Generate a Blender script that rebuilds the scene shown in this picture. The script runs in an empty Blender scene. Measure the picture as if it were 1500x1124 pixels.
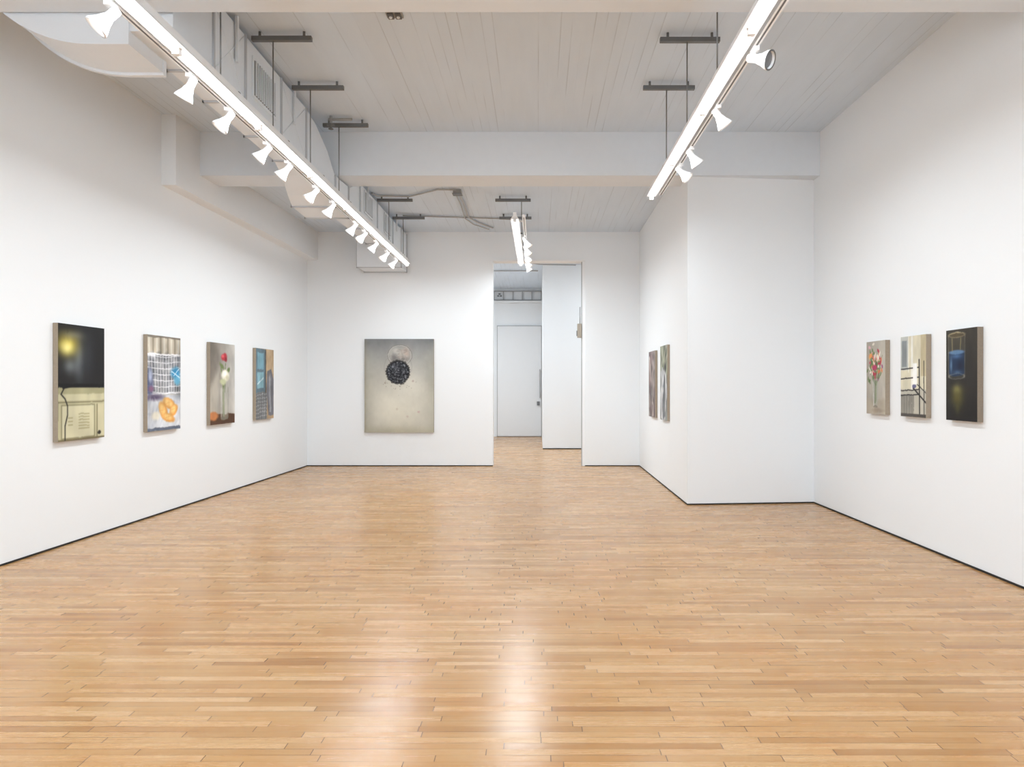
import bpy, math, random
import numpy as np
from mathutils import Vector, Matrix
random.seed(3); rng=np.random.default_rng(5)
sc=bpy.context.scene
sc.view_settings.view_transform='Standard'
sc.view_settings.look='None'
sc.view_settings.exposure=0.0
LAMP=(0.86,0.94,1.0); POW=1.25

# ------------------------------------------------------------------ materials
def lin(c):
    c=np.asarray(c,dtype=float)/255.0
    return np.where(c<=0.04045,c/12.92,((c+0.055)/1.055)**2.4)
def mat(name,col,rough=0.6,metal=0.0,emit=None,es=0.0,bump=None,var=0.0):
    m=bpy.data.materials.new(name); m.use_nodes=True
    nt=m.node_tree; b=nt.nodes['Principled BSDF']
    c=tuple(col)+(1,)
    b.inputs['Base Color'].default_value=c
    b.inputs['Roughness'].default_value=rough
    b.inputs['Metallic'].default_value=metal
    if emit is not None:
        b.inputs['Emission Color'].default_value=tuple(emit)+(1,)
        b.inputs['Emission Strength'].default_value=es
    if bump or var:
        tc=nt.nodes.new('ShaderNodeTexCoord')
        n=nt.nodes.new('ShaderNodeTexNoise'); n.inputs['Scale'].default_value=(bump[0] if bump else 4)
        n.inputs['Detail'].default_value=5
        nt.links.new(tc.outputs['Object'],n.inputs['Vector'])
        if bump:
            bp=nt.nodes.new('ShaderNodeBump'); bp.inputs['Strength'].default_value=bump[1]; bp.inputs['Distance'].default_value=0.01
            nt.links.new(n.outputs['Fac'],bp.inputs['Height']); nt.links.new(bp.outputs['Normal'],b.inputs['Normal'])
        if var:
            mx=nt.nodes.new('ShaderNodeMixRGB'); mx.inputs[1].default_value=c
            mx.inputs[2].default_value=tuple(x*(1-var) for x in col)+(1,)
            nt.links.new(n.outputs['Fac'],mx.inputs[0]); nt.links.new(mx.outputs[0],b.inputs['Base Color'])
    return m
M_wall=mat('wall_paint',(0.865,0.89,0.91),0.7,bump=(60,0.04),var=0.015)
M_beam=mat('beam_paint',(0.78,0.825,0.875),0.65,bump=(9,0.12),var=0.04)
M_duct=mat('duct_paint',(0.81,0.85,0.89),0.5,bump=(5,0.08),var=0.05)
M_seam=mat('duct_seam',(0.55,0.57,0.60),0.5,var=0.1)
M_white=mat('white_enamel',(0.88,0.89,0.90),0.35,var=0.02)
M_black=mat('shadow_gap_black',(0.01,0.009,0.008),0.8,var=0.2)
M_grey=mat('galvanised_strut',(0.21,0.215,0.22),0.5,0.2,var=0.4)
M_rod=mat('threaded_rod',(0.25,0.25,0.25),0.4,0.6,var=0.2)
M_gril=mat('grille_shadow',(0.16,0.16,0.16),0.7,var=0.2)
M_tube=mat('fluorescent_tube_glow',(1,1,1),0.4,emit=(1,1,1),es=12)
M_lens=mat('lamp_lens_glow',(1,1,1),0.3,emit=(1,0.99,0.97),es=3.0)
M_lensoff=mat('lamp_lens_grey',(0.22,0.22,0.23),0.3,var=0.4)
M_edge=mat('raw_canvas_edge',(0.40,0.33,0.25),0.8,bump=(80,0.2),var=0.25)
M_door=mat('door_paint',(0.80,0.81,0.82),0.5,var=0.02)
M_conduit=mat('painted_conduit',(0.42,0.42,0.42),0.5,var=0.2)
M_beige=mat('beige_plastic',(0.42,0.37,0.30),0.5,var=0.15)

def mknodes(m):
    nt=m.node_tree
    def N(t,**k):
        n=nt.nodes.new(t)
        for a,v in k.items(): setattr(n,a,v)
        return n
    def L(a,b): nt.links.new(a,b)
    def math_(op,a,b=None,c=None):
        n=N('ShaderNodeMath',operation=op)
        for i,v in enumerate((a,b,c)):
            if v is None: continue
            if isinstance(v,(int,float)): n.inputs[i].default_value=v
            else: L(v,n.inputs[i])
        return n.outputs[0]
    return N,L,math_

def floor_mat():
    m=bpy.data.materials.new('maple_strip_floor'); m.use_nodes=True
    nt=m.node_tree; b=nt.nodes['Principled BSDF']; N,L,F=mknodes(m)
    tc=N('ShaderNodeTexCoord'); sp=N('ShaderNodeSeparateXYZ'); L(tc.outputs['Object'],sp.inputs[0])
    X,Y=sp.outputs[0],sp.outputs[1]
    W=0.047
    ry=F('DIVIDE',Y,W); row=F('FLOOR',ry); fy=F('FRACT',ry)
    wn=N('ShaderNodeTexWhiteNoise',noise_dimensions='1D'); L(row,wn.inputs['W'])
    wn2=N('ShaderNodeTexWhiteNoise',noise_dimensions='1D'); L(F('ADD',row,311.7),wn2.inputs['W'])
    Ln=F('MULTIPLY_ADD',wn2.outputs[0],0.6,0.38)
    xs=F('ADD',F('DIVIDE',X,Ln),F('MULTIPLY',wn.outputs[0],17.0))
    col=F('FLOOR',xs); fx=F('FRACT',xs)
    cb=N('ShaderNodeCombineXYZ'); L(row,cb.inputs[0]); L(col,cb.inputs[1])
    bn=N('ShaderNodeTexWhiteNoise',noise_dimensions='2D'); L(cb.outputs[0],bn.inputs['Vector'])
    rp=N('ShaderNodeValToRGB'); cr=rp.color_ramp
    pts=[(0,(166,122,74)),(0.10,(180,138,89)),(0.5,(190,150,101)),(0.88,(198,159,112)),(1,(204,169,127))]
    cr.elements[0].position=0; cr.elements[0].color=tuple(lin(pts[0][1]))+(1,)
    cr.elements[1].position=1; cr.elements[1].color=tuple(lin(pts[-1][1]))+(1,)
    for p,c in pts[1:-1]:
        e=cr.elements.new(p); e.color=tuple(lin(c))+(1,)
    L(bn.outputs[0],rp.inputs[0])
    mp=N('ShaderNodeMapping'); mp.inputs['Scale'].default_value=(3,45,1); L(tc.outputs['Object'],mp.inputs[0])
    ofs=N('ShaderNodeVectorMath',operation='ADD'); L(mp.outputs[0],ofs.inputs[0]); L(bn.outputs['Color'],ofs.inputs[1])
    gn=N('ShaderNodeTexNoise'); gn.inputs['Scale'].default_value=1.6; gn.inputs['Detail'].default_value=7; gn.inputs['Roughness'].default_value=0.65
    L(ofs.outputs[0],gn.inputs['Vector'])
    gr=N('ShaderNodeMapRange'); gr.inputs[1].default_value=0.38; gr.inputs[2].default_value=0.7; gr.inputs[3].default_value=0.0; gr.inputs[4].default_value=0.65
    L(gn.outputs['Fac'],gr.inputs[0])
    mx=N('ShaderNodeMixRGB',blend_type='MULTIPLY'); mx.inputs[2].default_value=(0.88,0.72,0.54,1)
    L(gr.outputs[0],mx.inputs[0]); L(rp.outputs[0],mx.inputs[1])
    pn=N('ShaderNodeTexNoise'); pn.inputs['Scale'].default_value=0.9; pn.inputs['Detail'].default_value=8; pn.inputs['Roughness'].default_value=.75
    mp2=N('ShaderNodeMapping'); mp2.inputs['Scale'].default_value=(1,1.6,1); L(tc.outputs['Object'],mp2.inputs[0]); L(mp2.outputs[0],pn.inputs['Vector'])
    pr=N('ShaderNodeMapRange'); pr.inputs[1].default_value=0.43; pr.inputs[2].default_value=0.64; pr.inputs[3].default_value=0; pr.inputs[4].default_value=1
    L(pn.outputs['Fac'],pr.inputs[0])
    mx2=N('ShaderNodeMixRGB',blend_type='MULTIPLY'); mx2.inputs[2].default_value=(0.95,0.82,0.62,1)
    L(pr.outputs[0],mx2.inputs[0]); L(mx.outputs[0],mx2.inputs[1])
    sn=N('ShaderNodeTexNoise',noise_dimensions='2D'); sn.inputs['Scale'].default_value=1.0
    cb2=N('ShaderNodeCombineXYZ'); L(F('MULTIPLY',X,1.7),cb2.inputs[0]); L(F('MULTIPLY',row,7.31),cb2.inputs[1]); L(cb2.outputs[0],sn.inputs['Vector'])
    sm=N('ShaderNodeMapRange'); sm.inputs[1].default_value=0.45; sm.inputs[2].default_value=0.72; sm.inputs[3].default_value=0.2; sm.inputs[4].default_value=1.0; L(sn.outputs['Fac'],sm.inputs[0])
    g1=F('LESS_THAN',fy,0.065); g2=F('LESS_THAN',F('MULTIPLY',fx,Ln),0.004)
    g=F('MAXIMUM',F('MULTIPLY',g1,sm.outputs[0]),F('MULTIPLY',g2,0.9))
    mx3=N('ShaderNodeMixRGB'); mx3.inputs[2].default_value=tuple(lin((84,54,28)))+(1,)
    L(g,mx3.inputs[0]); L(mx2.outputs[0],mx3.inputs[1])
    L(mx3.outputs[0],b.inputs['Base Color'])
    rr=F('ADD',F('MULTIPLY',gn.outputs['Fac'],0.14),F('MULTIPLY_ADD',bn.outputs[0],0.06,0.155))
    L(rr,b.inputs['Roughness'])
    b.inputs['Specular IOR Level'].default_value=0.65
    h=F('ADD',F('MULTIPLY',bn.outputs[0],0.4),F('ADD',F('MULTIPLY',g,-1.0),F('MULTIPLY',gn.outputs['Fac'],0.6)))
    bp=N('ShaderNodeBump'); bp.inputs['Strength'].default_value=0.22; bp.inputs['Distance'].default_value=0.004
    L(h,bp.inputs['Height']); L(bp.outputs[0],b.inputs['Normal'])
    return m
def ceil_mat():
    m=bpy.data.materials.new('board_formed_ceiling'); m.use_nodes=True
    nt=m.node_tree; b=nt.nodes['Principled BSDF']; N,L,F=mknodes(m)
    tc=N('ShaderNodeTexCoord'); sp=N('ShaderNodeSeparateXYZ'); L(tc.outputs['Object'],sp.inputs[0])
    X,Y=sp.outputs[0],sp.outputs[1]
    rx=F('DIVIDE',X,0.10); row=F('FLOOR',rx); fx=F('FRACT',rx)
    wn=N('ShaderNodeTexWhiteNoise',noise_dimensions='1D'); L(row,wn.inputs['W'])
    sn=N('ShaderNodeTexNoise',noise_dimensions='2D'); cb2=N('ShaderNodeCombineXYZ'); L(F('MULTIPLY',Y,.8),cb2.inputs[0]); L(F('MULTIPLY',row,5.31),cb2.inputs[1]); L(cb2.outputs[0],sn.inputs['Vector']); sn.inputs['Scale'].default_value=1
    sm=N('ShaderNodeMapRange'); sm.inputs[1].default_value=0.41; sm.inputs[2].default_value=0.64; L(sn.outputs['Fac'],sm.inputs[0])
    line=F('MULTIPLY',F('LESS_THAN',fx,0.09),F('MULTIPLY',sm.outputs[0],F('GREATER_THAN',wn.outputs[0],0.25)))
    mp=N('ShaderNodeMapping'); mp.inputs['Scale'].default_value=(5,0.8,1); L(tc.outputs['Object'],mp.inputs[0])
    n=N('ShaderNodeTexNoise'); n.inputs['Scale'].default_value=1.5; n.inputs['Detail'].default_value=7; L(mp.outputs[0],n.inputs['Vector'])
    h=F('ADD',F('MULTIPLY',wn.outputs[0],0.3),F('ADD',F('MULTIPLY',n.outputs['Fac'],0.8),F('MULTIPLY',line,-0.8)))
    bp=N('ShaderNodeBump'); bp.inputs['Strength'].default_value=0.55; bp.inputs['Distance'].default_value=0.012
    L(h,bp.inputs['Height']); L(bp.outputs[0],b.inputs['Normal'])
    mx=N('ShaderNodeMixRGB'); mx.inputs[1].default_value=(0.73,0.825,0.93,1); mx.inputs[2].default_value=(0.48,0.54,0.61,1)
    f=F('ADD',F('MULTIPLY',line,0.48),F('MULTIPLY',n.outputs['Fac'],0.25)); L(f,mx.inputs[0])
    L(mx.outputs[0],b.inputs['Base Color']); b.inputs['Roughness'].default_value=0.7
    return m
M_floor=floor_mat(); M_ceil=ceil_mat()

# ------------------------------------------------------------------ mesh builder
class MB:
    def __init__(s): s.v=[];s.f=[];s.mi=[];s.m=[];s.sm=[]
    def mid(s,m):
        if m not in s.m: s.m.append(m)
        return s.m.index(m)
    def add(s,vs,fs,m,smooth=False):
        o=len(s.v); s.v+= [tuple(v) for v in vs]; k=s.mid(m)
        for f in fs: s.f.append(tuple(i+o for i in f)); s.mi.append(k); s.sm.append(smooth)
    def box(s,x0,x1,y0,y1,z0,z1,m):
        vs=[(x,y,z) for z in (z0,z1) for x,y in((x0,y0),(x1,y0),(x1,y1),(x0,y1))]
        s.add(vs,[(3,2,1,0),(4,5,6,7),(0,1,5,4),(1,2,6,5),(2,3,7,6),(3,0,4,7)],m)
    def prism(s,poly,z0,z1,m):
        n=len(poly); vs=[(x,y,z0) for x,y in poly]+[(x,y,z1) for x,y in poly]
        s.add(vs,[tuple(range(n-1,-1,-1)),tuple(range(n,2*n))]+[(i,(i+1)%n,n+(i+1)%n,n+i) for i in range(n)],m)
    def prismY(s,poly,y0,y1,m):
        n=len(poly); vs=[(x,y0,z) for x,z in poly]+[(x,y1,z) for x,z in poly]
        s.add(vs,[tuple(range(n)),tuple(range(2*n-1,n-1,-1))],m)
        s.add(vs,[((i+1)%n,i,n+i,n+(i+1)%n) for i in range(n)],m,False)
    def loft(s,secs,m):
        vs=[]
        for (y,x0,x1,z0,z1) in secs: vs+=[(x0,y,z0),(x1,y,z0),(x1,y,z1),(x0,y,z1)]
        fs=[(0,1,2,3)]; n=len(secs)
        for k in range(n-1):
            for i in range(4): fs.append((4*k+(i+1)%4,4*k+i,4*k+4+i,4*k+4+(i+1)%4))
        fs.append(tuple(4*(n-1)+i for i in (3,2,1,0)))
        s.add(vs,fs,m)
    def lathe(s,p,d,prof,m,seg=20):
        d=Vector(d).normalized(); a=d.orthogonal().normalized(); b=d.cross(a); p=Vector(p)
        vs=[]
        for t,r in prof:
            for i in range(seg):
                an=2*math.pi*i/seg; vs.append(p+d*t+(a*math.cos(an)+b*math.sin(an))*r)
        fs=[(k*seg+i,k*seg+(i+1)%seg,(k+1)*seg+(i+1)%seg,(k+1)*seg+i) for k in range(len(prof)-1) for i in range(seg)]
        s.add(vs,fs,m,True)
    def tube(s,p,q,r,m,seg=10):
        p=Vector(p);q=Vector(q);L=(q-p).length
        s.lathe(p,q-p,[(0,0.0001),(0,r),(L,r),(L,0.0001)],m,seg)
    def build(s,name):
        me=bpy.data.meshes.new(name); me.from_pydata(s.v,[],s.f)
        for m in s.m: me.materials.append(m)
        me.polygons.foreach_set('material_index',s.mi); me.polygons.foreach_set('use_smooth',s.sm)
        me.update(); o=bpy.data.objects.new(name,me); sc.collection.objects.link(o); return o

# ------------------------------------------------------------------ room shell
LX=lambda y:-4.477+(y-5.68)*0.02017
RX=lambda y:3.596-(y-5.05)*0.014
YB=12.82; Y0=-4.0; CZ=4.70; CZ2=4.40
b=MB(); b.box(-5.2,4.4,Y0,21,-0.15,0,M_floor); b.build('floor')
b=MB(); b.box(-5.2,4.4,Y0,9.0,CZ,CZ+0.2,M_ceil); b.build('ceiling')
b=MB(); b.box(-5.2,4.4,9.04,21,CZ2,CZ2+0.5,M_ceil); b.build('rear_ceiling')
b=MB(); b.prism([(LX(Y0)-0.25,Y0),(LX(Y0),Y0),(LX(YB),YB),(LX(YB)-0.4,YB)],0,CZ,M_wall); b.build('wall_left')
b=MB(); b.prism([(RX(Y0),Y0),(RX(Y0)+0.3,Y0),(RX(Y0)+0.3,8.77),(RX(8.77),8.77)],0,CZ,M_wall); b.build('wall_right')
b=MB(); b.prism([(1.888,8.62),(RX(8.77),8.77),(4.2,8.77),(4.2,13.07),(1.91,13.07)],0,CZ,M_wall); b.build('wall_partition')
OX0,OX1,OZ=-0.846,0.885,3.85
b=MB()
b.box(LX(YB)-0.4,OX0,YB,YB+0.25,0,CZ2,M_wall); b.box(OX1,1.91,YB,YB+0.25,0,CZ2,M_wall); b.box(OX0,OX1,YB,YB+0.25,OZ,CZ2,M_wall)
b.build('wall_back')
b=MB(); zb,zt=0.8,4.1
xs=[-4.67,-4.2,-1.9,-1.5,0.9,1.3,3.3,3.72]
b.box(xs[0]-.2,xs[-1]+.2,Y0-0.25,Y0,0,zb,M_wall); b.box(xs[0]-.2,xs[-1]+.2,Y0-0.25,Y0,zt,CZ,M_wall)
for i in (0,2,4,6): b.box(xs[i]-(.2 if i==0 else 0),xs[i+1]+(.2 if i==6 else 0),Y0-0.25,Y0,zb,zt,M_wall)
b.build('wall_rear')
for n,i in enumerate((1,3,5)):  # unseen windows added behind the camera to let in soft fill daylight
    b=MB(); a,c=xs[i],xs[i+1]
    for k in range(4):
        x=a+(c-a)*k/3; b.box(max(a,x-.025),min(c,x+.025),Y0-0.15,Y0-0.1,zb,zt,M_white)
    for k in range(4):
        z=zb+(zt-zb)*k/3; b.box(a,c,Y0-0.15,Y0-0.1,max(zb,z-.025),min(zt,z+.025),M_white)
    b.build('window_%d'%(n+1))
b=MB(); b.box(-4.6,3.75,4.38,4.87,4.17,CZ,M_beam); b.build('ceiling_beam')
b=MB(); b.box(-4.45,3.6,8.58,9.05,4.15,CZ,M_beam); b.build('ceiling_beam')
b=MB(); b.box(-4.7,3.75,0.2,0.7,4.17,CZ,M_beam); b.build('ceiling_beam')
b=MB(); b.prism([(LX(8.03)-.02,8.03),(LX(8.03)+.17,8.03),(LX(YB)+.20,YB),(LX(YB)-.02,YB)],3.87,CZ,M_wall); b.build('wall_soffit')
g=0.016;t=0.006  # thin black strips stand in for the shadow of the wall-foot reveal
b=MB(); b.prism([(LX(Y0),Y0),(LX(Y0)+t,Y0),(LX(YB)+t,YB),(LX(YB),YB)],0,g,M_black); b.build('baseboard_left')
b=MB(); b.prism([(RX(Y0)-t,Y0),(RX(Y0),Y0),(RX(8.77),8.77),(RX(8.77)-t,8.77)],0,g,M_black); b.build('baseboard_right')
b=MB(); b.box(LX(YB),OX0,YB-t,YB,0,g,M_black); b.box(OX1,1.91,YB-t,YB,0,g,M_black); b.build('baseboard_back')
b=MB(); b.prism([(1.888-t,8.62-t),(RX(8.77),8.77-t),(RX(8.77),8.77),(1.888,8.62),(1.91,YB),(1.91-t,YB)],0,g,M_black); b.build('baseboard_partition')
b=MB()
b.box(OX1-0.05,OX1,YB+0.03,YB+0.22,0,OZ,M_white); b.box(OX1-0.065,OX1-0.05,YB+0.08,YB+0.11,0,OZ,M_conduit)
b.box(OX0,OX1,YB-0.012,YB,OZ,OZ+0.03,M_white); b.build('trim_1')
b=MB(); b.box(OX1-0.14,OX1-0.065,YB+0.04,YB+0.16,2.42,2.68,M_beige); b.box(OX1-0.155,OX1-0.14,YB+0.06,YB+0.14,2.45,2.55,M_grey)
b.tube((OX1-.09,YB+.1,2.68),(OX1-.09,YB+.1,3.0),0.01,M_conduit); b.build('wall_intercom_box')
YF=20.3
b=MB(); b.box(-4.0,4.2,YF,YF+.2,0,CZ2,M_wall); b.build('wall_far')
b=MB(); b.box(-4.0,-3.8,YB+.25,YF,0,CZ2,M_wall); b.build('wall_hall_left')
b=MB(); b.prism([(0.114,16.3),(3.9,16.3),(3.9,16.45),(0.26,16.45),(0.26,YF),(0.114,YF)],0,CZ2,M_wall)
b.box(3.9,4.1,YB+.25,YF,0,CZ2,M_wall); b.build('wall_hall_right')
b=MB(); b.box(0.114,3.9,16.29,16.3,0,.02,M_black); b.build('baseboard_hall')  # black strip painted as shadow along the hall wall foot
b=MB()
b.box(-1.2,0.10,YF-0.05,YF-.003,0.02,3.28,M_door)
for (x0,x1,z0,z1) in ((-1.215,-1.2,0,3.30),(0.095,0.11,0,3.30),(-1.215,0.11,3.28,3.30)): b.box(x0,x1,YF-0.055,YF-.003,z0,z1,M_conduit)
b.box(0.045,0.07,YF-0.11,YF-0.09,1.15,2.0,M_conduit); b.box(0.05,0.065,YF-.1,YF-.04,1.2,1.23,M_conduit); b.box(0.05,0.065,YF-.1,YF-.04,1.92,1.95,M_conduit)
b.box(-0.03,0.05,YF-0.1,YF-0.05,0.93,1.05,M_grey)
b.build('door_1')
b=MB()
for x in np.linspace(-1.3,0.1,6): b.box(x-.012,x+.012,YF-.06,YF-.02,4.06,4.32,M_conduit)
for z in (4.06,4.32): b.box(-1.32,.11,YF-.06,YF-.02,z-.012,z+.012,M_conduit)
for x,z in ((-1.18,4.18),(-1.1,4.18),(-1.14,4.24)):
    b.box(x-.03,x+.03,YF-.05,YF-.03,z-.02,z+.02,M_grey)
b.box(-3.8,.11,YF-.12,YF,3.97,4.03,M_white)
b.build('window_4')

# ------------------------------------------------------------------ air ducts (two runs either side of the beam)
def grille(b,x,y0,y1,z0,z1,n):
    b.box(x,x+.012,y0-.03,y1+.03,z0-.03,z1+.03,M_duct); b.box(x+.012,x+.014,y0,y1,z0,z1,M_gril)
    for i in range(n):
        y=y0+(y1-y0)*(i+.5)/n; b.box(x+.014,x+.026,y-.006,y+.006,z0,z1,M_duct)
def ribs(b,secs,ys,e=.016):
    for y in ys:
        for p,q in zip(secs,secs[1:]):
            if p[0]<=y<=q[0]:
                k=(y-p[0])/(q[0]-p[0]); _,x0,x1,z0,z1=[p[i]+(q[i]-p[i])*k for i in range(5)]; break
        b.box(x1,x1+e,y-.012,y+.012,z0-e,z1,M_seam); b.box(x0-e,x0,y-.012,y+.012,z0-e,z1,M_seam); b.box(x0-e,x1+e,y-.012,y+.012,z0-e,z0,M_seam)
b=MB()
secs=[(4.90,-2.98,-2.62,4.05,4.64),(7.7,-2.98,-2.62,4.05,4.64),(8.0,-3.0,-2.60,3.97,4.56),(8.3,-3.04,-2.56,3.82,4.36),(8.5,-3.06,-2.53,3.74,4.13),(9.03,-3.06,-2.50,3.72,4.13)]
b.loft(secs,M_duct); ribs(b,secs,(5.5,6.1,6.95,7.7,8.5,9.0))
grille(b,-2.62,6.28,6.78,4.18,4.50,11)
for y0_,y1_ in ((5.52,6.08),(6.97,7.68)):
    for za,zb_ in ((4.07,4.62),(4.62,4.07)): b.tube((-2.619,y0_,za),(-2.619,y1_,zb_),.004,M_duct,6)
cx,cz,R=-3.2,4.95,1.0
pts=[]
for i in range(25):
    a=math.pi+(math.pi/2)*i/24; pts.append((cx+R*math.cos(a),cz+R*math.sin(a)))
pts=[p for p in pts if p[1]<4.69]
pts=[(pts[0][0],4.69)]+pts+[(-2.93,3.95),(-2.93,4.69)]
b.prismY(pts,4.885,5.34,M_duct)
rim=[(cx+(x-cx)*1.025,z-.02) for x,z in pts[1:-1]]
rim=[(rim[0][0],4.68)]+rim+[(-2.91,4.68)]
b.prismY(rim,5.33,5.37,M_duct)
for y in (5.9,7.3):
    for x in (-3.0,-2.6): b.box(x-.01,x+.01,y-.015,y+.015,4.3,4.698,M_duct)
b.build('air_duct')
b=MB()
secs=[(9.055,-3.06,-2.50,3.72,4.13),(9.5,-2.95,-2.48,3.93,4.33),(12.2,-2.90,-2.47,3.93,4.33),(12.21,-3.24,-2.46,3.64,4.34),(12.80,-3.24,-2.46,3.64,4.34)]
b.loft(secs,M_duct); ribs(b,secs,(9.5,10.5,11.6,12.25,12.76))
grille(b,-2.475,9.75,10.15,4.0,4.27,8); grille(b,-2.47,11.0,11.4,4.0,4.27,8)
for y in (9.9,11.9):
    for x in (-2.95,-2.46): b.box(x-.008,x+.008,y-.015,y+.015,4.2,4.398,M_duct)
b.build('ventilation_duct')

# ------------------------------------------------------------------ track lights
def arealight(name,loc,sx,sy,e,parent,rot=(0,0,0),col=LAMP):
    l=bpy.data.lights.new(name,'AREA'); l.shape='RECTANGLE'; l.size=sx; l.size_y=sy; l.energy=e*POW; l.color=col
    o=bpy.data.objects.new(name,l); sc.collection.objects.link(o); o.location=loc; o.rotation_euler=rot
    if parent: o.parent=parent
    return o
def hanger(barx,rodx,xt,zt,ctop,bars,parent):
    b=MB()
    for y in bars:
        b.box(barx-.27,barx+.27,y-.02,y+.02,ctop-.085,ctop-.045,M_grey)
        for dx in (-.2,.2): b.tube((barx+dx,y,ctop-.05),(barx+dx,y,ctop),.012,M_grey,8)
        b.tube((rodx,y,zt+.10),(rodx,y,ctop-.05),.006,M_rod,8)
        b.box(min(rodx,xt)-.015,max(rodx,xt)+.015,y-.015,y+.015,zt+.10,zt+.115,M_grey)
    o=b.build('strut_hanger'); o.parent=parent
def fixture(xt,zt,y0,y1,xs,spots,aimx,wpm,offspots=(),spotE=26):
    b=MB()
    b.box(xt-.022,xt+.022,y0,y1,zt+.055,zt+.10,M_white)
    b.prismY([(xt-.055,zt+.012),(xt+.055,zt+.012),(xt+.024,zt+.055),(xt-.024,zt+.055)],y0,y1,M_white)
    n=max(1,round((y1-y0)/1.22)); L=(y1-y0)/n
    for i in range(n):
        a=y0+i*L; b.box(xt-.022,xt+.022,a,a+.02,zt-.028,zt+.02,M_white); b.box(xt-.022,xt+.022,a+L-.02,a+L,zt-.028,zt+.02,M_white)
        b.tube((xt,a+.02,zt),(xt,a+L-.02,zt),.019,M_tube,12)
    b.box(xs-.020,xs+.020,y0,y1,zt+.03,zt+.07,M_white); b.box(xs-.006,xs+.006,y0,y1,zt+.028,zt+.03,M_gril)
    for y in np.arange(y0+.4,y1,1.0): b.box(min(xs,xt),max(xs,xt),y-.02,y+.02,zt+.07,zt+.09,M_white)
    heads=[]; S=.88
    for k,(y,off) in enumerate([(y,False) for y in spots]+[(y,True) for y in offspots]):
        jx=random.uniform(-.15,.15); jy=random.uniform(-.4,.2)
        d=Vector((aimx*(0.75+jx),jy,-1.0)) if not off else Vector((aimx*.8,-.75,-.45))
        d.normalize()
        top=Vector((xs,y,zt+.03)); piv=top+Vector((0,0,-.07))
        b.box(xs-.018,xs+.018,y-.04,y+.04,zt+.0,zt+.032,M_white)
        b.tube(top,piv,.008,M_white,8)
        s=piv-d*.05
        b.lathe(s,d,[(t*S,r*S) for t,r in [(0,.0001),(0,.026),(.015,.031),(.075,.031),(.085,.036),(.12,.046),(.16,.066),(.175,.072),(.185,.072),(.185,.062),(.165,.058)]],M_white,24)
        b.lathe(s,d,[(t*S,r*S) for t,r in [(.1651,.0585),(.172,.035),(.175,.0001)]],M_lensoff if off else M_lens,24)
        if off: b.lathe(s,d,[(t*S,r*S) for t,r in [(.186,.073),(.19,.069),(.186,.060)]],M_gril,24)
        heads.append((s+d*.18,d,off))
    o=b.build('track_light_fixture')
    arealight('tube_lamp',(xt,(y0+y1)/2,zt-.03),.035,y1-y0,(y1-y0)*wpm,o)
    for i,(p,d,off) in enumerate(heads):
        if off or i%2: continue
        l=bpy.data.lights.new('spot_lamp','SPOT'); l.energy=spotE*POW; l.spot_size=math.radians(130); l.spot_blend=1; l.shadow_soft_size=.06; l.color=LAMP
        lo=bpy.data.objects.new('spot_lamp',l); sc.collection.objects.link(lo); lo.location=p
        lo.rotation_euler=d.to_track_quat('-Z','Y').to_euler(); lo.parent=o
    return o
f=fixture(-2.26,3.60,-2.0,11.8,-2.37,[0.5,2.0,3.79,4.66,5.23,5.96,6.46,7.25,7.85,8.8,9.3,9.95,10.67,11.3],-1,9,spotE=19)
hanger(-2.31,-2.39,-2.26,3.60,CZ,[5.14,6.16,7.17,8.2],f); hanger(-2.18,-2.27,-2.26,3.60,CZ2,[10.4,11.5],f)
f=fixture(1.32,3.70,-2.0,7.96,1.43,[1.0,2.8,5.43,6.37,6.85],1,9.0,offspots=[4.5],spotE=18)
hanger(1.375,1.35,1.32,3.70,CZ,[5.14,6.18,7.17],f)
f=fixture(-0.31,3.72,9.1,12.45,-0.19,[10.2,10.8,11.4,11.9,12.3],.6,13)
hanger(-.38,-.25,-.31,3.72,CZ2,[10.4,11.5],f)
for (nm,x,y0,y1,e) in (('hall_tube_light',-2.15,14,18,125),('fluorescent_batten',2.45,13.6,15.9,40)):  # unseen tube fittings added to brighten the hall
    b=MB(); b.box(x-.05,x+.05,y0,y1,4.22,4.28,M_white); b.tube((x,y0+.02,4.2),(x,y1-.02,4.2),.018,M_tube)
    for y in (y0+.5,y1-.5): b.tube((x,y,4.28),(x,y,CZ2-.002),.008,M_rod)
    o=b.build(nm); arealight('tube_lamp',(x,(y0+y1)/2,4.17),.05,y1-y0-.1,e,o)

def pipe(name,pts,r,m):
    cu=bpy.data.curves.new(name,'CURVE'); cu.dimensions='3D'; cu.bevel_depth=r; cu.bevel_resolution=3; cu.materials.append(m)
    s=cu.splines.new('POLY'); s.points.add(len(pts)-1)
    for p,q in zip(s.points,pts): p.co=(*q,1)
    o=bpy.data.objects.new(name,cu); sc.collection.objects.link(o); return o
zc=CZ2-.022
def pp(px,py,z=zc):
    Y=(z-1.5)/((566-py)/1000); return ((px-788)/1000*Y,Y,z)
M_cond2=mat('conduit_paint_light',(0.52,0.53,0.54),0.5,var=0.2)
pipe('ceiling_conduit',[pp(545,283),pp(552,287),pp(600,288),pp(612,285),pp(640,278),pp(668,278)],.012,M_cond2)
pipe('ceiling_conduit',[pp(672,282),pp(680,298),pp(686,318),pp(700,326),pp(722,334)],.014,M_cond2)
pipe('ceiling_conduit',[pp(668,285),pp(675,300),pp(681,320),pp(694,329),pp(716,336)],.010,M_cond2)
pipe('ceiling_conduit',[pp(590,316),pp(725,320),pp(760,322)],.012,M_conduit)
pipe('ceiling_conduit',[(-.7,13.1,4.375),(-.62,15.5,4.375),(0.05,16.1,4.375),(0.9,16.2,4.375)],.014,M_conduit)
pipe('ceiling_conduit',[(-3.7,17.0,4.375),(0.0,17.0,4.375)],.014,M_conduit)
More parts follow.
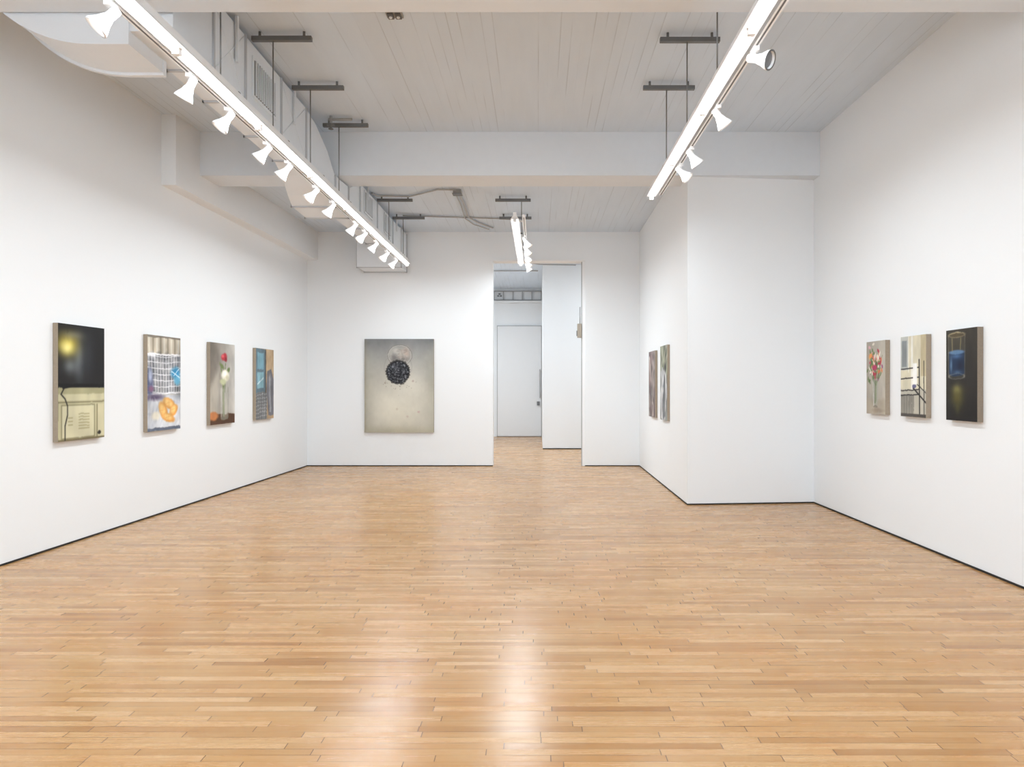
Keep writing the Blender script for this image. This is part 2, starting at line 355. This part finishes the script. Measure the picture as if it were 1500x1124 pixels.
b=MB(); x,y,z=pp(670,281); b.box(x-.06,x+.06,y-.06,y+.06,CZ2-.06,CZ2,M_conduit); b.box(x-.07,x+.07,y-.07,y+.07,CZ2-.066,CZ2-.06,M_grey); b.build('junction_box')
b=MB(); x,y=-1.23,5.85; b.box(x-.07,x+.07,y-.05,y+.05,CZ-.02,CZ,M_conduit)
for i in (-1,1):
    b.box(x+i*.033-.024,x+i*.033+.024,y-.04,y+.04,CZ-.035,CZ-.02,M_gril); b.tube((x+i*.033,y,CZ-.045),(x+i*.033,y,CZ-.03),.014,M_white)
b.build('ceiling_outlet_box')
b=MB(); b.tube((-2.48,8.08,4.66),(-2.2,8.08,4.66),.014,M_conduit); b.tube((-2.45,8.08,4.70),(-2.45,8.08,4.58),.016,M_conduit); b.lathe((-2.45,8.08,4.60),(0,0,-1),[(0,.001),(0,.045),(.012,.045),(.03,.012),(.05,.012),(.05,.03),(.056,.03),(.056,.001)],M_grey,16)
b.build('fire_sprinkler')

# ------------------------------------------------------------------ paintings
class P:
    def __init__(s,w,h,asp,base):
        s.w,s.h=w,h; s.u,s.v=np.meshgrid(np.linspace(0,1,w),np.linspace(0,1,h)); s.x=s.u*asp; s.asp=asp
        s.c=np.ones((h,w,3))*np.array(base,float)
    def mixm(s,m,col):
        m=np.clip(m,0,1)[...,None]; s.c=s.c*(1-m)+np.asarray(col,float)*m
    def vgrad(s,c0,c1,v0=0,v1=1):
        k=np.clip((s.v-v0)/(v1-v0),0,1)[...,None]; s.c=np.array(c0,float)*(1-k)+np.array(c1,float)*k
    def ell(s,u,v,ru,rv,col,soft=.08,a=1,rot=0):
        dx=s.u-u; dy=(s.v-v)
        X=dx*s.asp; Y=dy; cr,sr=math.cos(rot),math.sin(rot); X,Y=X*cr+Y*sr,-X*sr+Y*cr
        d=np.sqrt((X/(ru*s.asp))**2+(Y/rv)**2); s.mixm(a*np.clip((1+soft-d)/(2*soft),0,1),col)
    def ring(s,u,v,ru,rv,w,col,a=1):
        d=np.sqrt(((s.u-u)/ru)**2+((s.v-v)/rv)**2); s.mixm(a*np.exp(-((d-1)/w)**2),col)
    def glow(s,u,v,ru,rv,col,a=1):
        d=((s.u-u)/ru)**2+((s.v-v)/rv)**2; s.mixm(a*np.exp(-d),col)
    def rect(s,u0,u1,v0,v1,col,soft=.008,a=1):
        m=np.clip((s.u-u0)/soft+.5,0,1)*np.clip((u1-s.u)/soft+.5,0,1)*np.clip((s.v-v0)/soft+.5,0,1)*np.clip((v1-s.v)/soft+.5,0,1); s.mixm(m*a,col)
    def line(s,pts,w,col,a=1):
        for (u0,v0),(u1,v1) in zip(pts,pts[1:]):
            ax,ay,bx,by=u0*s.asp,v0,u1*s.asp,v1; L=max((bx-ax)**2+(by-ay)**2,1e-9)
            t=np.clip(((s.x-ax)*(bx-ax)+(s.v-ay)*(by-ay))/L,0,1)
            d=np.hypot(s.x-ax-t*(bx-ax),s.v-ay-t*(by-ay)); s.mixm(a*np.clip((w-d)/(.5*w)+.5,0,1),col)
    def poly(s,pts,col,a=1):
        ins=np.zeros_like(s.u,bool); n=len(pts)
        for i in range(n):
            (x0,y0),(x1,y1)=pts[i],pts[(i+1)%n]
            if y0==y1: continue
            c=((y0>s.v)!=(y1>s.v))&(s.u<(x1-x0)*(s.v-y0)/(y1-y0)+x0); ins^=c
        s.mixm(ins*a,col)
    def nfield(s,scale):
        n=np.zeros_like(s.u)
        for k in range(3):
            q=scale*2**k; g=rng.standard_normal((int(q)+2,int(q)+2)); U=s.u*q; V=s.v*q; i=U.astype(int); j=V.astype(int); fu=U-i; fv=V-j
            fu=fu*fu*(3-2*fu); fv=fv*fv*(3-2*fv)
            n+=((g[j,i]*(1-fu)+g[j,i+1]*fu)*(1-fv)+(g[j+1,i]*(1-fu)+g[j+1,i+1]*fu)*fv)/2**k
        return n
    def noise(s,amp,scale=8): s.c=np.clip(s.c+amp*s.nfield(scale)[...,None],0,255)
    def shade(s,amp,scale=4): s.c=np.clip(s.c*(1+amp*s.nfield(scale)[...,None]),0,255)
    def warp(s,amp,scale=6):
        a=s.nfield(scale)*amp; b_=s.nfield(scale)*amp
        i=np.clip((s.v+a)*(s.h-1),0,s.h-1).round().astype(int); j=np.clip((s.u+b_)*(s.w-1),0,s.w-1).round().astype(int); s.c=s.c[i,j]
    def blur(s,r):
        R=max(1,int(math.ceil(3*r))); k=np.exp(-np.arange(-R,R+1)**2/(2.*r*r)); k/=k.sum()
        for ax in (0,1):
            pd=[(0,0)]*3; pd[ax]=(R,R); q=np.pad(s.c,pd,mode='edge'); s.c=sum(k[i]*np.take(q,range(i,i+s.c.shape[ax]),axis=ax) for i in range(2*R+1))
    def sat(s,k,g=1.0):
        l=s.c.mean(-1,keepdims=True); s.c=np.clip((l+(s.c-l)*k)*g,0,255)
M_paint=bpy.data.materials.new('oil_paint'); M_paint.use_nodes=True
_n=M_paint.node_tree; _a=_n.nodes.new('ShaderNodeVertexColor'); _a.layer_name='paint'
_n.links.new(_a.outputs['Color'],_n.nodes['Principled BSDF'].inputs['Base Color']); _n.nodes['Principled BSDF'].inputs['Roughness'].default_value=.55
_n.nodes['Principled BSDF'].inputs['Specular IOR Level'].default_value=.25
def canvas(TL,TR,zb,into,pic,edge=M_edge):
    zt=TL[2]; A=Vector(TL);B=Vector(TR);into=Vector(into)
    w,h=pic.w,pic.h; R=B-A; D=Vector((0,0,zb-zt))
    U,V=pic.u.ravel(),pic.v.ravel()
    co=np.array(A)[None]+U[:,None]*np.array(R)[None]+V[:,None]*np.array(D)[None]
    vs=[tuple(c) for c in co]
    idx=np.arange(w*h).reshape(h,w)
    fs=np.stack([idx[1:,:-1],idx[1:,1:],idx[:-1,1:],idx[:-1,:-1]],-1).reshape(-1,4).tolist()
    nf=len(fs); o=len(vs); eps=into*0.01
    c=[A+eps,B+eps,B+D+eps,A+D+eps]; vs+=[tuple(p) for p in c]+[tuple(p+into*.99) for p in c]
    fs+=[[o,o+1,o+2,o+3],[o+7,o+6,o+5,o+4]]+[[o+i,o+4+i,o+4+(i+1)%4,o+(i+1)%4] for i in range(4)]
    me=bpy.data.meshes.new('canvas_painting'); me.from_pydata(vs,[],fs)
    me.materials.append(M_paint); me.materials.append(edge)
    me.polygons.foreach_set('material_index',[0]*nf+[1]*6)
    at=me.color_attributes.new('paint','FLOAT_COLOR','POINT')
    col=np.ones((len(vs),4)); col[:w*h,:3]=lin(np.clip(pic.c,0,255)).reshape(-1,3); at.data.foreach_set('color',col.ravel().astype(np.float32))
    me.update(); ob=bpy.data.objects.new('canvas_painting',me); sc.collection.objects.link(ob); return ob
def left_c(y0,y1,zt,zb,pic):
    th=.05; canvas((LX(y0)+th,y0,zt),(LX(y1)+th,y1,zt),zb,(-th+.002,0,0),pic)
def right_c(y0,y1,zt,zb,pic,edge=M_edge):
    th=.05; canvas((RX(y1)-th,y1,zt),(RX(y0)-th,y0,zt),zb,(th-.002,0,0),pic,edge)

# P1 television & locker cabinet
p=P(120,200,.6,(24,24,25)); p.vgrad((17,17,17),(30,30,32),0,.55)
p.glow(.62,.25,.14,.20,(58,62,70),.6); p.glow(.42,.28,.10,.18,(120,128,134),.8); p.glow(.2,.17,.20,.09,(196,170,44)); p.glow(.18,.20,.14,.06,(255,246,160)); p.glow(.3,.09,.22,.035,(150,148,130),.7); p.glow(.24,.36,.12,.06,(150,158,160),.7)
p.blur(3)
p.rect(0,1,.51,.545,(12,12,13)); p.rect(0,1,.545,1,(192,187,152)); p.rect(0,1,.545,.60,(170,166,130)); p.rect(0,1,.60,.655,(206,201,166)); p.rect(0,1,.665,.675,(120,114,84))
p.rect(.06,.78,.69,.985,(138,133,102)); p.rect(.08,.76,.70,.975,(210,205,172)); p.rect(.84,1,.69,.985,(204,198,164)); p.rect(.82,.84,.69,1,(118,112,82))
for i in range(6): p.rect(.42,.66,.77+i*.025,.78+i*.025,(164,157,120))
for i in range(3): p.rect(.2,.3,.8+i*.03,.81+i*.03,(164,157,120))
p.ell(.88,.95,.04,.018,(50,45,40)); p.rect(0,1,.985,1,(120,110,80))
p.line([(.12,.55),(.06,.60),(.14,.64),(.19,.70),(.19,.78),(.14,.87),(.14,.99)],.006,(28,26,24)); p.line([(.4,.52),(.1,.545)],.010,(15,15,15)); p.warp(.002,8); p.blur(.7); p.shade(.04,4)
left_c(6.28,6.93,2.085,.985,p)
# P2 dish rack and oranges
p=P(160,260,.6,(190,180,160))
for i in range(9): p.rect(.02+i*.11,.08+i*.11,0,.2,(150,140,122) if i%2 else (208,202,188))
p.rect(0,1,.0,.02,(120,112,100))
p.rect(0,1,.20,.62,(134,136,140))
for i in range(90): p.ell(rng.random(),.2+rng.random()*.42,.08,.03,[(160,162,166),(84,88,92),(176,177,180),(104,109,118)][i%4],.6,.6,rng.random()*3)
for i in range(12): p.line([(.03+i*.085,.20),(.07+i*.08,.60)],.0045,(226,226,230),.9)
for i in range(7): p.line([(0,.215+i*.062),(.5,.222+i*.064),(1,.20+i*.066)],.0045,(230,230,234),.9)
p.line([(0,.20),(1,.19)],.009,(238,238,240)); p.line([(0,.62),(1,.60)],.009,(234,234,238))
p.ell(.06,.50,.10,.15,(88,96,130),.3,.9); p.ell(.08,.42,.05,.06,(170,180,205),.5); p.ell(.1,.56,.07,.03,(130,90,120),.5); p.ell(.84,.39,.14,.06,(48,138,188),.4); p.ell(.9,.47,.1,.05,(100,178,214),.4); p.line([(.72,.37),(.98,.44)],.007,(215,234,242),.8); p.line([(.78,.42),(.95,.35)],.006,(205,228,240),.8)
p.rect(0,1,.63,1,(158,164,176)); p.ell(.55,.82,.60,.20,(212,215,221),.2); p.ell(.2,.65,.25,.03,(96,84,112),.6)
for i in range(24): p.ell(rng.random(),.68+.3*rng.random(),.12,.012,[(236,238,242),(180,186,198)][i%2],.8,.6,rng.random()*3)
for u,v,a,b_,r in ((.64,.72,.20,.055,.3),(.46,.79,.17,.065,1.0),(.78,.79,.14,.055,-.5),(.62,.87,.19,.045,.2)):
    p.ell(u,v,a,b_,(224,150,66),.2,1,r); p.ell(u-.02,v-.008,a*.72,b_*.68,(242,198,122),.4,1,r); p.line([(u-.1,v),(u+.1,v-.02)],.003,(232,168,84),.8); p.line([(u,v-.04),(u-.02,v+.03)],.003,(232,168,84),.8)
p.ell(.24,.84,.12,.045,(238,232,214),.3); p.rect(0,1,.965,1,(94,104,122)); p.warp(.003,9); p.blur(.8); p.shade(.07,5); p.sat(.92)
left_c(7.67,8.35,2.085,.985,p)
# P3 roses
p=P(110,190,.6,(190,186,176)); k=p.u[...,None]; p.c=np.array((136,128,118.))*(1-k)+np.array((196,194,188.))*k
p.glow(.05,.1,.35,.3,(100,94,86),.7); p.poly([(0,.55),(.35,.3),(.3,.9),(0,.95)],(218,212,196),.5); p.blur(5); p.rect(0,1,.88,1,(84,56,38)); p.ell(.12,.9,.2,.05,(190,122,74),.2)
p.line([(.52,.45),(.55,.9)],.014,(104,118,78)); p.line([(.6,.25),(.58,.6)],.008,(92,112,70)); p.line([(.42,.3),(.52,.6)],.008,(110,130,76))
p.ell(.45,.28,.1,.025,(112,128,80),.3,1,.6); p.ell(.72,.33,.09,.025,(102,118,70),.3,1,-.6)
p.ell(.55,.165,.12,.045,(186,50,62),.25); p.ell(.5,.15,.06,.022,(218,100,106),.4); p.ell(.62,.2,.05,.025,(140,36,48),.4); p.ell(.60,.40,.17,.07,(228,224,208),.2); p.ell(.55,.38,.1,.04,(248,246,236),.4); p.ell(.68,.43,.08,.03,(200,196,172),.5); p.ell(.5,.48,.13,.035,(196,200,160),.3)
p.rect(.42,.72,.55,.93,(190,190,178),.05,.5); p.line([(.43,.55),(.43,.93)],.005,(220,220,214)); p.line([(.71,.55),(.71,.93)],.005,(136,136,124)); p.ell(.57,.93,.15,.02,(126,122,108)); p.line([(.5,.6),(.52,.9)],.012,(150,156,130),.7); p.warp(.006,8); p.blur(.8); p.shade(.04,5)
left_c(9.08,9.78,2.09,.98,p)
# P4
p=P(110,190,.6,(176,150,118)); p.rect(0,.5,0,.62,(96,118,130)); p.rect(.08,.42,.06,.3,(120,162,178)); p.rect(.08,.42,.34,.56,(134,176,188)); p.line([(.1,.5),(.4,.42)],.01,(200,222,228))
p.rect(.5,.56,0,.7,(80,76,74)); p.rect(.56,1,0,.35,(190,166,134)); p.poly([(.62,.32),(.85,.28),(1,.45),(1,.95),(.7,.95),(.58,.6)],(112,113,120)); p.poly([(.72,.4),(.8,.34),(.86,.9),(.76,.9)],(150,152,158)); p.rect(0,.6,.62,1,(120,122,124))
for i in range(7): p.line([(0,.66+i*.05),(.6,.64+i*.05)],.005,(170,172,172))
for i in range(5): p.line([(.05+i*.12,.63),(.05+i*.12,1)],.005,(88,90,94))
p.warp(.006,8); p.blur(.8); p.shade(.06,7); left_c(10.48,11.15,2.09,.98,p)
# big painting: dark berry under a translucent bulb
p=P(240,310,.75,(176,174,166)); p.vgrad((146,147,147),(180,178,170),0,.55)
p.glow(.5,.74,.50,.36,(216,211,194),1); p.glow(.5,.52,.32,.22,(202,199,188),.6); p.glow(0,.6,.13,.6,(158,155,140),.6); p.glow(1,.6,.13,.6,(160,157,142),.6); p.glow(.05,.0,.45,.12,(112,114,115),.8); p.glow(.95,.0,.5,.09,(118,120,121),.8); p.glow(.5,1.0,.9,.06,(170,165,142),.8)
p.shade(.025,3); p.rect(0,.010,0,1,(130,124,104)); p.blur(5)
p.ell(.51,.175,.165,.105,(158,156,152),.12,.55)
p.glow(.46,.125,.07,.035,(206,203,196),.8); p.glow(.60,.15,.05,.06,(200,178,164),.8); p.glow(.43,.20,.05,.04,(120,118,117),.8); p.glow(.55,.215,.09,.025,(122,118,114),.8); p.glow(.53,.165,.03,.03,(196,186,176),.7); p.glow(.38,.16,.02,.05,(190,188,182),.6)
p.ring(.51,.175,.165,.105,.05,(192,189,183),.7); p.ring(.51,.175,.175,.112,.03,(112,109,106),.6); p.ring(.485,.30,.20,.14,.04,(146,144,140),.35)
for i in range(40): p.ell(.51+rng.normal()*.08,.175+rng.normal()*.045,.02,.006,[(200,196,188),(126,122,118),(176,160,150)][i%3],.9,.4,rng.random()*3)
p.ell(.485,.355,.168,.125,(30,31,36),.05)
for i in range(700):
    r=math.sqrt(rng.random())*.93; a=rng.random()*6.283; c=rng.integers(10,50) if rng.random()<.62 else rng.integers(70,165); q=rng.random()*.006+.003; p.ell(.485+.160*r*math.cos(a),.355+.119*r*math.sin(a),q*1.4,q*.9,(c,c+2,c+8),.5,.75,rng.random()*3)
p.glow(.44,.31,.07,.04,(120,122,128),.35)
for i in range(160):
    a=rng.random()*6.283; r=.96+rng.random()*.12; c=rng.integers(40,90); p.ell(.485+.166*r*math.cos(a),.355+.124*r*math.sin(a),.006,.005,(c,c-3,c-5),.5,.7)
for i in range(30):
    p.ell(.5+rng.normal()*.12,.50+rng.normal()*.035,.005,.004,(130,122,110),.5,.6)
for u,v,c in ((.47,.75,(196,184,166)),(.78,.78,(192,156,152)),(.3,.47,(150,140,124)),(.7,.45,(160,140,130)),(.62,.83,(190,170,160))): p.ell(u,v,.014,.010,c,.7,.7)
p.warp(.002,30); p.noise(1.5,20)
canvas((-3.245,YB-.05,2.385),(-1.95,YB-.05,2.385),.635,(0,.048,0),p)
# partition paintings
p=P(90,150,.6,(120,108,104))
for i in range(60): p.ell(rng.random(),rng.random(),.2,.06,[(160,138,134),(84,76,76),(138,130,126),(186,176,170),(104,78,82)][i%5],.6,.7,rng.random()*3)
p.line([(.1,.05),(.7,.95)],.015,(200,192,186)); p.warp(.03,6); p.blur(1); p.shade(.1,6)
canvas((1.86,11.45,2.07),(1.86,10.84,2.07),1.0,(.036,0,0),p)
p=P(90,150,.6,(128,132,128)); p.rect(0,1,0,.3,(136,142,122))
for i in range(30): p.ell(rng.random(),rng.random()*.35,.16,.04,[(160,168,140),(92,100,84),(190,186,172)][i%3],.5,.7,rng.random()*3)
p.poly([(.1,.35),(.8,.28),(1,.6),(.7,1),(.1,1)],(186,188,190)); p.poly([(.35,.5),(.7,.4),(.8,.95),(.4,.95)],(110,114,118)); p.ell(.3,.62,.2,.08,(216,216,216),.4); p.ell(.75,.3,.15,.06,(60,62,60),.4); p.warp(.03,6); p.blur(1); p.shade(.1,6)
canvas((1.855,10.36,2.10),(1.855,9.80,2.10),1.0,(.038,0,0),p)
# R1 bouquet
M_edge2=mat('wood_stretcher_edge',(0.30,0.24,0.18),0.7,bump=(60,.2),var=.3)
p=P(130,220,.55,(188,180,166)); k=p.u[...,None]; p.c=np.array((160,153,142.))*(1-k)+np.array((184,179,168.))*k; p.rect(0,1,.80,1,(170,160,144),.05); p.blur(3)
for i in range(22): p.line([(.5,.62),(.1+.75*rng.random(),.08+.4*rng.random())],.005,(104,120,84))
cs=[(186,74,94),(206,118,74),(222,168,178),(226,220,206),(140,70,110),(100,120,78),(224,186,110),(86,104,68),(172,50,66),(108,126,84)]
for i in range(110): p.ell(.42+rng.normal()*.17,.31+rng.normal()*.11,.05+.03*rng.random(),.018,cs[rng.integers(len(cs))],.3,.9,rng.random()*3)
p.ell(.22,.2,.09,.035,(224,150,90),.3); p.ell(.45,.36,.11,.04,(176,60,96),.3); p.ell(.62,.22,.08,.035,(232,222,206),.3)
p.poly([(.34,.52),(.64,.52),(.6,.9),(.38,.9)],(160,164,152),.6); p.line([(.36,.55),(.4,.9)],.006,(214,216,210)); p.line([(.5,.55),(.47,.85)],.010,(104,120,86)); p.line([(.56,.55),(.52,.82)],.007,(134,146,112)); p.ell(.49,.9,.12,.018,(134,127,114)); p.ell(.6,.95,.3,.03,(150,138,122),.5)
p.warp(.006,9); p.blur(.7); p.shade(.03,5); right_c(6.92,7.30,1.97,1.21,p)
# R2 cream facade with railing
p=P(130,220,.55,(214,208,184)); p.rect(0,.3,0,.42,(182,186,182)); p.rect(.05,.25,.05,.38,(134,140,142)); p.rect(.3,.34,0,.45,(228,225,210)); p.rect(.42,.5,.0,.95,(232,230,220)); p.rect(.8,1,0,.5,(194,182,150))
p.rect(0,1,.66,.97,(188,184,170))
for v in (.41,.53,.68,.74): p.line([(0,v),(.75,v-.02)],.007,(46,44,44))
for i in range(14): p.line([(.03+i*.038,.74),(.03+i*.038,.96)],.004,(56,54,56))
p.line([(.74,.30),(.76,.98)],.011,(36,35,35)); p.line([(.92,.32),(.93,.98)],.007,(50,48,46)); p.line([(.5,.64),(1,.82)],.010,(44,42,42)); p.line([(.5,.55),(1,.70)],.006,(54,52,52)); p.ell(.55,.62,.08,.025,(98,98,130)); p.rect(.5,.66,.34,.6,(236,236,232)); p.rect(0,1,.96,1,(80,76,72)); p.warp(.002,9); p.blur(.7); p.shade(.03,5)
right_c(6.21,6.63,1.975,1.21,p)
# R3 glass of blue liquid
p=P(130,230,.55,(44,40,34)); p.vgrad((54,50,43),(28,27,27),0,1); p.glow(.38,.75,.20,.10,(98,92,44),.85); p.glow(.36,.66,.16,.05,(136,130,76),.7); p.glow(.38,.85,.08,.08,(74,70,36),.7)
p.rect(.08,.62,.06,.53,(84,80,68),.04,.5); p.rect(.095,.605,.25,.48,(28,46,74),.03); p.ell(.35,.48,.255,.035,(28,46,74),.1)
p.ell(.35,.25,.255,.024,(92,124,158),.2); p.glow(.35,.295,.18,.025,(72,108,150),.8); p.glow(.17,.39,.04,.08,(118,156,190),.7); p.glow(.46,.40,.10,.06,(16,26,46),.8); p.glow(.38,.47,.15,.02,(78,110,144),.6); p.ring(.35,.515,.25,.03,.12,(150,152,144),.6)
p.ell(.35,.06,.28,.030,(170,158,124),.12,.95); p.ell(.35,.063,.25,.022,(70,62,46),.12,.95); p.line([(.075,.07),(.09,.53)],.003,(150,146,130),.8); p.line([(.625,.07),(.61,.53)],.003,(140,136,122),.8); p.line([(.2,.1),(.21,.23)],.009,(140,130,96),.7); p.line([(.48,.1),(.47,.22)],.007,(150,140,96),.7)
p.warp(.002,8); p.blur(1); p.shade(.06,5); right_c(5.50,5.91,1.98,1.21,p,M_edge2)

# ------------------------------------------------------------------ world & camera
w=bpy.data.worlds.new('daylight'); sc.world=w; w.use_nodes=True
w.node_tree.nodes['Background'].inputs[0].default_value=(0.85,0.93,1,1); w.node_tree.nodes['Background'].inputs[1].default_value=5.0
cam=bpy.data.cameras.new('camera'); co=bpy.data.objects.new('camera',cam); sc.collection.objects.link(co)
co.location=(0,0,1.5); co.rotation_euler=(math.pi/2,0,0); cam.sensor_width=36; cam.lens=24; cam.shift_x=-38/1500; cam.shift_y=4/1500
sc.camera=co
